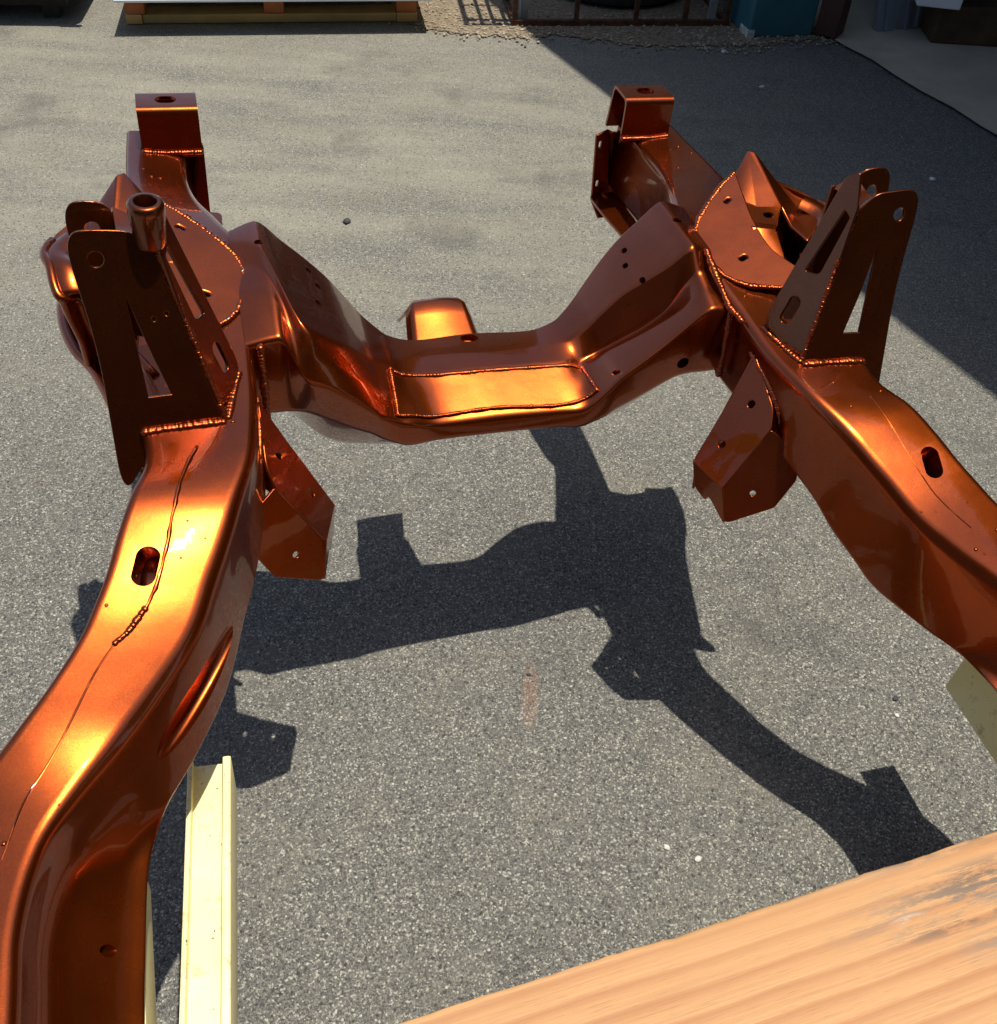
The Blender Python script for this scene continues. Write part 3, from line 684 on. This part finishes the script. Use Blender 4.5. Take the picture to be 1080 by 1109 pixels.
# outer cup wall and rolled lips
cu = [Vector((0.529,1.372,0.746)), Vector((0.591,1.297,0.737)), Vector((-0.586,1.246,0.735)), Vector((-0.577,1.206,0.715)), Vector((-0.547,1.209,0.700)), Vector((.47, 1.06, .685))]
cu = [Vector((abs(p.x), p.y, p.z)) for p in cu]
cs = catmull(cu, 6); V = []; cen = Vector((.45, 1.22, .6))
lev = [(0.0, 1.0), (0.03, .97), (0.075, .90), (0.12, .88)]
for dz, sc in lev:
    for p in cs: V.append(Vector((cen.x + (p.x - cen.x) * sc, cen.y + (p.y - cen.y) * sc, p.z - dz)))
k = len(cs); Fc = [(r_ * k + i, r_ * k + i + 1, (r_ + 1) * k + i + 1, (r_ + 1) * k + i) for r_ in range(len(lev) - 1) for i in range(k - 1)]
cup = link_mesh('spring_cup', mesh('spring_cup', V, Fc), PAINT, frame)
ms = cup.modifiers.new('s', 'SOLIDIFY'); ms.thickness = .005; ms.offset = 0; bake(cup); finish(cup, 60)
lip = loft('cup_lip', tube_mesh('l', [p for p in cs[5:]], .0065, 10), PAINT, cup, 180)
shelf_pts = [cs[6], cs[10], cs[14], cs[18], cs[22], Vector((.49, 1.10, .69)), Vector((.50, 1.22, .715)), Vector((.53, 1.30, .735))]
band = cs[4:24]; V = []
for off, dz in ((.0, .0), (-.010, .006), (-.030, .006), (-.040, -.004)):
    for p in band:
        d2 = (cen - p); d2.z = 0; d2.normalize(); V.append(p + d2 * -off + Vector((0, 0, dz)))
k = len(band)
bd = link_mesh('cup_flange', mesh('cup_flange', V, [(q * k + i, q * k + i + 1, (q + 1) * k + i + 1, (q + 1) * k + i) for q in range(3) for i in range(k - 1)]), PAINT, cup)
ms = bd.modifiers.new('s', 'SOLIDIFY'); ms.thickness = .005; bake(bd); finish(bd, 60)
low = [Vector((-0.598,1.376,0.600)), Vector((-0.598,1.318,0.600)), Vector((-0.582,1.254,0.600)), Vector((-0.550,1.182,0.600)), Vector((.50, .99, .60))]
low = [Vector((abs(p.x), p.y, p.z)) for p in low]; low = [Vector((.55, 1.27, .60))] + low
lw = catmull(low, 6)
lp2 = loft('lower_lip', tube_mesh('l', lw, .0075, 10), PAINT, cup, 180)
V = lw + [Vector((.36, p.y * .9 + .14, .60)) for p in lw]; k = len(lw)
fl2 = link_mesh('cup_floor', mesh('cup_floor', V, [(i, i + 1, k + i + 1, k + i) for i in range(k - 1)]), PAINT, cup)
ms = fl2.modifiers.new('s', 'SOLIDIFY'); ms.thickness = .005; bake(fl2); finish(fl2, 50)
V = [lw[i] + Vector((-.006, 0, 0)) for i in range(k)] + [Vector((lw[i].x - .035, lw[i].y + .01, .69)) for i in range(k)]
wl2 = link_mesh('cup_wall', mesh('cup_wall', V, [(i, i + 1, k + i + 1, k + i) for i in range(k - 1)]), PAINT, cup)
ms = wl2.modifiers.new('s', 'SOLIDIFY'); ms.thickness = .005; bake(wl2); finish(wl2, 50)
cap_l = mirror(cap, frame); fin_l = mirror(fin, frame); cup_l = mirror(cup, frame)
for o in (lip, lp2, fl2, wl2, bd):
    c = mirror(o, cup_l)
for sx, par in ((1, cap), (-1, cap_l)):
    weld([Vector((sx * p.x, p.y, p.z + .001)) for p in cp[:12]], .0045, par, .5)

# -- welds where the crossmember meets the rails, seam along each rail top
for sx, par in ((1, rail), (-1, rail_l)):
    pts = [(.338, 1.100, .690), (.338, 1.090, .66), (.338, 1.083, .62), (.338, 1.081, .585)]
    weld([(sx * x, y - .003, z) for x, y, z in pts], .0045, par, .5)
    if sx < 0: continue
    pts = [(.336, 1.20, .728), (.335, 1.15, .712), (.338, 1.10, .692), (.345, 1.07, .688)]
    weld([(sx * x, y, z) for x, y, z in pts], .005, par, .45)
seam = [(-0.429,0.927,0.680), (-0.446,0.886,0.676), (-0.459,0.845,0.665), (-0.470,0.803,0.649), (-0.485,0.760,0.631), (-0.500,0.734,0.620), (-0.519,0.713,0.611), (-0.532,0.704,0.607)]
sp_ = [drop(raill_tree, p[0], p[1], .0005) for p in catmull(seam, 5)]
loft('weld_seam', tube_mesh('l', [p + Vector((random.uniform(-1, 1), random.uniform(-1, 1), 0)) * .0006 for p in sp_], [.0016 + .0016 * abs(math.sin(i * 1.7) * math.sin(i * .53)) for i, p in enumerate(sp_)], 8), PAINT, rail_l, 180)
weld([drop(raill_tree, p.x, p.y, .0008) for p in [Vector(q) for q in catmull(seam[-3:], 5)]], .003, rail_l, .5, jit=.4)
seam2 = [(-0.558,0.672,0.593), (-0.601,0.602,0.570), (-0.624,0.566,0.568), (-0.641,0.514,0.566)]
loft('rail_seam', tube_mesh('l', [drop(raill_tree, p[0], p[1], -.0004) for p in catmull([seam[-1]] + seam2, 6)], .0013, 6), PAINT, rail_l, 60)
seam3 = [(0.454,0.887,0.676), (0.459,0.839,0.662), (0.469,0.788,0.643), (0.484,0.736,0.621), (0.516,0.690,0.601)]
loft('rail_seam', tube_mesh('l', [drop(rail_tree, p[0], p[1], -.0004) for p in catmull(seam3, 6)], .0011, 6), PAINT, rail, 60)
rgs = random.Random(21)
# spatter and runs in the paint
for tree, par, sx in ((rail_tree, rail, 1), (raill_tree, rail_l, -1)):
    bm = bmesh.new()
    for k in range(26):
        y = rgs.uniform(.45, 1.6); i = min(range(len(ST)), key=lambda j: abs(ST[j][0][1] - y)); a, b = ST[i][0], ST[i][1]
        x = (a[0] + (b[0] - a[0]) * rgs.uniform(.12, .88)) * sx; p = drop(tree, x, y); r = rgs.uniform(.0012, .003)
        bmesh.ops.create_icosphere(bm, subdivisions=2, radius=r, matrix=Matrix.Translation(p) @ Matrix.Diagonal((1, 1, .6, 1)))
    me = bpy.data.meshes.new('weld_spatter'); bm.to_mesh(me); bm.free(); tag(link_mesh('weld_spatter', me, PAINT, par, 180), kind='stuff')

# ---------------------------------------------------------------- supports under the frame
PA, PB = Vector((-0.310,0.328,0.448)), Vector((0.405,0.367,0.448))
PANG = math.atan2(PB.y - PA.y, PB.x - PA.x); PW, PT, PLN = .30, .085, 2.0
pd = Vector((math.cos(PANG), math.sin(PANG), 0)); pn_ = Vector((-pd.y, pd.x, 0))
PC = PA.lerp(PB, .5) - pn_ * (PW / 2); PC.z = .448 - PT
PM = Matrix.Translation(PC) @ Matrix.Rotation(PANG, 4, 'Z')
def plk(q):
    v = PM.inverted() @ Vector(q); return v.x, v.y
G_ = (0.20, 0.155, 0.115); Dk = (0.13, 0.075, 0.045); Pale = (0.62, 0.50, 0.38)
PLANK_STAINS = [(*plk((0.326,0.309,0.448)), .20, .040, .9, G_), (*plk((0.274,0.368,0.448)), .12, .022, .75, G_), (*plk((0.368,0.324,0.448)), .15, .022, .75, Dk),
                (*plk((0.296,0.282,0.448)), .10, .010, .8, Dk), (*plk((0.322,0.256,0.448)), .06, .018, .6, G_), (*plk((0.242,0.299,0.448)), .03, .006, .8, Pale), (*plk((0.153,0.353,0.448)), .08, .010, .4, G_), (*plk((0.394,0.370,0.448)), .20, .016, .7, Dk)]
PLANKM = make_plank()
rgs = []
for i in range(161):
    x = -PLN / 2 + PLN * i / 160; nz = lambda k, a: a * (noise.noise(Vector((x * 9, k * 7.3, 0))) + .6 * noise.noise(Vector((x * 60, k * 3.1, 4))))
    rgs.append(round_poly([(x, -PW / 2, 0), (x, PW / 2 + nz(1, .0012), 0), (x, PW / 2 + nz(2, .0018), PT + nz(3, .0008)), (x, -PW / 2, PT)], [.004, .004, max(.0015, .0045 + nz(5, .004)), .004], 3))
pk = loft('timber_plank', rgs, PLANKM, None, 40)
pk.matrix_world = FM @ PM
tag(pk, 'thick orange pine plank with grey weathered patches lying across the stand', 'plank')
def channel(name, far_l, far_r, ang, z0, z1, length, label, legs):
    w = (Vector(far_r) - Vector(far_l)).length
    prof = round_poly([(0, 0, z0), (w, 0, z0), (w, 0, z1), (w - .010, 0, z1), (w - .010, 0, z1 - .016), (.006, 0, z1 - .016), (.006, 0, z1), (0, 0, z1)], [.004, .004, .003, .003, .002, .002, .002, .002], 3)
    rings = [[Vector((p.x, y, p.z - z0)) for p in prof] for y in (-length, 0.0)]
    e = bpy.data.objects.new(name, None); C.objects.link(e); e.empty_display_size = .1
    e.matrix_world = FM @ Matrix.Translation((far_l[0], far_l[1], z0)) @ Matrix.Rotation(ang, 4, 'Z')
    tag(e, label, 'steel channel', 'cream steel channels of the stand')
    loft('channel_bar', rings, CREAM, e, 30)
    for y in legs:
        zb = .049 * far_l[0] - z0
        for sx in (-.10, .10):
            rings = [[Vector((w / 2 + sx * t + dx, y + dy, (0 if t == 0 else zb))) for dx, dy in ((-.02, -.02), (.02, -.02), (.02, .02), (-.02, .02))] for t in (0, 1)]
            loft('leg', rings, CREAM, e, 30)
    return e
cl0, cl1, cl2 = Vector((-0.490,0.715,0.345)), Vector((-0.439,0.710,0.345)), Vector((-0.516,0.414,0.345))
channel('steel_channel', cl0, cl1, math.atan2(cl2.y - cl0.y, cl2.x - cl0.x) + math.pi / 2, .272, .360, 2.4, 'sunlit cream steel channel standing clear of the left frame rail', (-.75, -2.0))
channel('steel_channel', Vector((-.602, .600, 0)), Vector((-.549, .600, 0)), R(0.5), .272, .360, 2.2, 'cream steel channel almost hidden under the left frame rail', (-.65, -1.9))
channel('steel_channel', Vector((0.614,0.658,0.345)), Vector((0.614,0.658,0.345)) + Vector((.052, .004, 0)), R(-2), .272, .360, 2.2, 'shaded cream steel channel end poking out under the right frame rail', (-.65, -1.9))

# ---------------------------------------------------------------- workshop on the right: roof, posts, dark inside
bld = thing('workshop_building', 'open fronted workshop with deep roof shading the asphalt on the right', 'building')
EH = 3.2
sh_ = Vector((SUN_TO.x / SUN_TO.z * EH, SUN_TO.y / SUN_TO.z * EH, 0))
EA = Vector((0.145,4.206,0.000)) + sh_; EB = Vector((1.255,2.146,0.000)) + sh_
ed = (EB - EA).normalized(); en = Vector((-ed.y, ed.x, 0));
if en.x < 0: en = -en
E0, E1 = EA - ed * 4.5, EB + ed * 4.5
def prism(name, base, z0, z1, material, parent):
    k = len(base); V = [(p[0], p[1], z0) for p in base] + [(p[0], p[1], z1) for p in base]
    Fc = [list(range(k))[::-1], list(range(k, 2 * k))] + [(i, (i + 1) % k, k + (i + 1) % k, k + i) for i in range(k)]
    return link_mesh(name, mesh(name, V, Fc), material, parent)
prism('roof', [E0, E1, E1 + en * 7, E0 + en * 7], EH, EH + .14, ROOFING, bld)
prism('gutter', [E0 - en * .002, E1 - en * .002, E1 - en * .10, E0 - en * .10], EH - .02, EH + .10, GREYMETAL, bld)
B0 = S1 + INW * 3.4 - FAC * 3
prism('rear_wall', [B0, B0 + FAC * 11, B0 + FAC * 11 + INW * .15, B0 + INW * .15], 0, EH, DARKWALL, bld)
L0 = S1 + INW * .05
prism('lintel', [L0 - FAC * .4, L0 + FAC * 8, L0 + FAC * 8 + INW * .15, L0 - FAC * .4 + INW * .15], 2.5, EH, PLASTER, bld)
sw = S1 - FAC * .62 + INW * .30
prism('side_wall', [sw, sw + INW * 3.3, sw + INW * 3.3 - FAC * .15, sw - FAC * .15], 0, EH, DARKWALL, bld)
fw = S1 - FAC * .62 + INW * .30
prism('front_wall', [fw - FAC * 5, fw - FAC * .15, fw - FAC * .15 + INW * .15, fw - FAC * 5 + INW * .15], 0, EH, PLASTER, bld)

# teal pillar and dark red jamb beside the opening
tl, tr = Vector((0.898,4.338,-0.000)), Vector((1.177,4.407,0.000)); dd = (tr - tl).normalized(); dn_ = Vector((-dd.y, dd.x, 0))
pil = thing('teal_pillar', 'teal painted pillar with chipped white foot at the workshop opening', 'pillar', None, tl.lerp(tr, .5), 0)
o = prism('shaft', [tl, tr, tr + dn_ * .30, tl + dn_ * .30], 0.0, 2.5, TEAL, None); o.data.transform(Matrix.Translation(-tl.lerp(tr, .5))); o.parent = pil; bevel(o, .012, 3)
o = prism('chipped_foot', [tl - dd * .004 - dn_ * .004, tl + dd * .026 - dn_ * .004, tl + dd * .02 + dn_ * .08, tl - dd * .004 + dn_ * .08], 0.0, .034, STONE, None); o.data.transform(Matrix.Translation(-tl.lerp(tr, .5))); o.parent = pil
j0, j1 = tr + dd * .006, Vector((1.265,4.360,0.000)); jd = (j1 - j0).normalized(); jn = Vector((-jd.y, jd.x, 0))
jm = j0.lerp(j1, .5)
o = prism('door_jamb', [j0 - jm, j1 - jm, j1 - jm + jn * .10, j0 - jm + jn * .10], 0.013, 2.49, DARKRED, None); o.location = jm; bevel(o, .006, 2)
tag(o, 'narrow dark red door jamb beside the teal pillar', 'door jamb')

# grey metal profiles leaning inside the opening
PROFM = simple('dull_grey_profile', (0.20, 0.23, 0.28), (0.30, 0.34, 0.40), 10, 0.5, 0.3, stretch=(1, 1, 0.1))
def profile(base, w_, label, lean):
    a = Vector((base[0], base[1], .013))
    e = thing('metal_profile', label, 'metal profile', 'grey profiles leaning in the workshop', a, R(14))
    def sec(pts): return [[Vector((x, y, 0)) for x, y in pts], [Vector((x + lean, y + .42, 2.0)) for x, y in pts]]
    h = w_ / 2
    loft('web', sec([(-h, 0), (h, 0), (h, .004), (-h, .004)]), PROFM, e, 30)
    loft('flange', sec([(-h - .004, -.002), (-h, -.002), (-h, .036), (-h - .004, .036)]), PROFM, e, 30)
    loft('flange', sec([(h, -.002), (h + .004, -.002), (h + .004, .036), (h, .036)]), PROFM, e, 30)
    loft('rib', sec([(-.009, -.001), (-.006, -.011), (.006, -.011), (.009, -.001)]), PROFM, e, 30)
profile((1.499,4.495,-0.000), .070, 'leftmost of the grey metal profiles leaning inside the workshop', -.22)
profile((1.595,4.534,0.000), .075, 'middle one of the grey metal profiles leaning inside the workshop', -.12)
profile((1.687,4.572,0.000), .065, 'rightmost of the grey metal profiles leaning inside the workshop', -.05)
bx = Vector((1.654,4.339,0.160))
cr = thing('white_carton', 'pale carton on a dark wooden block inside the workshop', 'carton', None, (bx.x, bx.y + .05, .162), R(-8))
o = link_mesh('carton_body', box_mesh('c', (-.10, -.05, 0), (.07, .20, .16)), WHITE, cr); bevel(o, .004, 2)
o = link_mesh('carton_flap', box_mesh('f', (-.10, -.05, .162), (.07, .075, .166)), WHITE, cr)
tb = link_mesh('timber_block', box_mesh('timber_block', (-.02, .0, 0), (.42, .26, .148)), simple('dark_timber', (.05, .03, .015), (.10, .06, .03), 9, .8)); tb.location = (bx.x + .03, bx.y + .05, .013); bevel(tb, .006, 2)
tag(tb, 'dark wooden block on the concrete floor under the pale carton', 'wood block')

# ---------------------------------------------------------------- pallet with white panels, back left
pa, pb = Vector((-1.577,4.054,0.000)), Vector((-0.460,4.285,0.000)); pang = math.atan2(pb.y - pa.y, pb.x - pa.x); PL = (pb - pa).length
pal = thing('wooden_pallet', 'wooden pallet under a white board at the far left edge', 'pallet', None, pa, pang)
def pbox(name, a, b, m, bev=.003, parent=pal):
    o = link_mesh(name, box_mesh(name, a, b), m, parent); bevel(o, bev, 2); return o
pbox('bottom_board', (.062, 0.003, .003), (PL - .085, .10, .036), PALLET_OLD)
pbox('end_board', (0, 0, .002), (.060, .95, .037), PALLET); pbox('end_board', (PL - .083, 0, .002), (PL, .95, .037), PALLET)
for x0, x1 in ((0.0, .075), (PL * .5 - .04, PL * .5 + .04), (PL - .085, PL - .002)):
    for y0 in (.003, .45, .86): pbox('block', (x0 + .002, y0 + .0, .0385), (x1, y0 + .09, .100), BLOCK)
for y0 in (.0, .22, .45, .67, .86): pbox('top_board', (-.002, y0 + .025, .1015), (PL + .002, y0 + .11, .120), PALLET_OLD)
wp = link_mesh('white_board', box_mesh('white_board', (-PL / 2 - .012, -.615, 0), (PL / 2 + .05, .45, .010)), WHITE); bevel(wp, .002, 2)
wp.location = pa + Matrix.Rotation(pang, 3, 'Z') @ Vector((PL / 2, .49, .122)); wp.rotation_euler = (0, 0, pang)
tag(wp, 'large white board lying on the wooden pallet at the far left', 'board')

# ---------------------------------------------------------------- rusty cage with a tyre, back centre
ga, gb = Vector((-0.064,4.314,0.000)), Vector((0.822,4.472,-0.000)); gang = math.atan2(gb.y - ga.y, gb.x - ga.x); GL = (gb - ga).length
cg = thing('rusty_cage', 'rusty steel bar cage standing on gravel at the back', 'cage', None, ga, gang)
def bar(name, a, b, r, parent=cg, m=RUST):
    a, b = Vector(a), Vector(b); d = (b - a).normalized(); u, v, _ = basis(d)
    rg_ = [[p + u * s * r + v * t * r for s, t in ((-1, -1), (1, -1), (1, 1), (-1, 1))] for p in (a, b)]
    return loft(name, rg_, m, parent, 20)
for y in (0, .9):
    bar('bottom_rail', (-.012, y, .014), (GL + .012, y, .014), .011); bar('top_rail', (-.012, y, 1.0), (GL + .012, y, 1.0), .011)
    for f in (0, .285, .565, .80, 1.0): bar('upright', (GL * f, y + .0, .026), (GL * f, y, .988), .0095)
for x in (0, GL):
    bar('side_rail', (x, .013, .014), (x, .887, .014), .010); bar('side_rail', (x, .013, 1.0), (x, .887, 1.0), .010)
    for f in (.25, .5, .75): bar('side_bar', (x, .9 * f, .026), (x, .9 * f, .988), .007)
    for z in (.25, .5, .75): bar('side_slat', (x + .016, .013, z), (x + .016, .887, z), .007)
pm_ = simple('grey_painted_post', (.20, .22, .22), (.36, .38, .37), 20, .6)
bar('grey_post', (.045, .05, .005), (.030, .05, 1.02), .016, cg, pm_); bar('grey_post', (GL - .05, .05, .005), (GL - .04, .05, 1.02), .014, cg, pm_)
# tyre lying inside
ty = thing('worn_car_tyre', 'black car tyre lying inside the rusty cage', 'tyre', None, ga + Matrix.Rotation(gang, 3, 'Z') @ Vector((GL * .58, .50, .005)), gang)
prof = [(.20, .02), (.20, .03), (.23, .005), (.30, 0), (.335, .02), (.345, .06), (.345, .16), (.335, .20), (.30, .22), (.23, .215), (.20, .19), (.20, .20), (.19, .19), (.19, .03)]
rings = []
for i in range(48):
    a = 2 * math.pi * i / 48; gr = -.007 if i % 2 else 0
    rings.append([Vector(((r + (gr if r > .34 else 0)) * math.cos(a), (r + (gr if r > .34 else 0)) * math.sin(a), z)) for r, z in prof])
rings.append(rings[0])
loft('tread', rings, RUBBER, ty, 30, False)
rim_ = [[Vector((r * math.cos(2 * math.pi * i / 32), r * math.sin(2 * math.pi * i / 32), z)) for i in range(32)] for r, z in ((.188, .19), (.18, .19), (.16, .12), (.05, .10), (.03, .10), (.03, .06), (.188, .05))]
loft('rim', rim_, RUST, ty, 30, False)
ty2 = bpy.data.objects.new('worn_car_tyre', None); C.objects.link(ty2); ty2.location = ty.location + Vector((0, 0, .222)); ty2.rotation_euler = (0, 0, gang + 1)
tag(ty, 'lower of the two black car tyres stacked inside the rusty cage', 'tyre', 'tyres in the cage'); tag(ty2, 'upper of the two black car tyres stacked inside the rusty cage', 'tyre', 'tyres in the cage')
for ch in list(ty.children):
    c = ch.copy(); C.objects.link(c); c.parent = ty2

# ---------------------------------------------------------------- dark brown casing, far top left
ca = Vector((-1.768,3.930,0.100))
cs_ = thing('machine_casing', 'dark brown rounded machine casing standing at the top left corner', 'machine', None, (ca.x - .55, ca.y + .38, 0), R(8))
o = link_mesh('casing_body', box_mesh('b', (-.60, -.38, .095), (.55, .40, .55)), BROWN, cs_); bevel(o, .06, 4); finish(o, 40)
o = link_mesh('base_skirt', box_mesh('b', (-.55, -.30, .05), (.47, .35, .094)), RUBBER, cs_)
for x in (-.5, .40):
    for y in (-.26, .30): link_mesh('foot', box_mesh('f', (x - .03, y - .03, 0), (x + .03, y + .03, .0495)), RUBBER, cs_)
o = loft('hinge_tube', tube_mesh('h', [(.545, -.375, .14), (.545, -.375, .45)], .014, 10), GREYMETAL, cs_, 40)

# ---------------------------------------------------------------- litter on the asphalt
def bit(pxy, r, material, label, seed, group=None, cat='pebble', name='pebble'):
    o = link_mesh(name, pebble_mesh(name, r, seed), material, None, 180); o.location = (pxy[0], pxy[1], r * .33); o.rotation_euler = (0, 0, seed * 1.3)
    tag(o, label, cat, group)
bit((-0.496,2.639,0.000), .014, DSTONE, 'dark flattened stone on the open asphalt beyond the crossmember', 1)
bit((0.300,0.756,0.000), .0055, STONE, 'white pebble on the asphalt, left one of two near the plank', 2)
bit((0.348,0.740,0.000), .0060, STONE, 'white elongated pebble on the asphalt, right one of two near the plank', 3)
bit((1.354,3.157,0.000), .012, STONE, 'white scrap lying in the workshop shade at the right', 4)
bit((0.888,3.835,0.000), .011, STONE, 'thin white scrap in the shade beyond the right body mount', 5)
bit((0.783,4.167,0.000), .014, STONE, 'white stone at the shaded asphalt edge before the cage', 6)
bit((0.074,1.072,0.000), .0045, DSTONE, 'small dark stone above the worn orange paint mark', 7)
bit((0.738,1.071,0.000), .006, DSTONE, 'small dark stone on the sunlit asphalt by the right channel', 8)
bit((0.732,1.035,0.000), .005, STONE, 'small white stone on the sunlit asphalt by the right channel', 9)

# ---------------------------------------------------------------- unseen wall added behind the viewer to darken the reflections in the paint
nb = thing('reflection_wall', 'tall dark wall added out of view behind the viewer for the paint to reflect', 'building', None, (-1.0, -3.2, 0), R(6))
o = link_mesh('wall', box_mesh('wall', (-9, -.3, 0), (9, 0, 5.2)), DARKWALL, nb)
o = link_mesh('door', box_mesh('door', (-1.6, .002, 0), (1.6, .05, 3.2)), ROOFING, nb)
o = link_mesh('eave', box_mesh('eave', (-9.1, -.5, 5.202), (9.1, .35, 5.32)), ROOFING, nb)
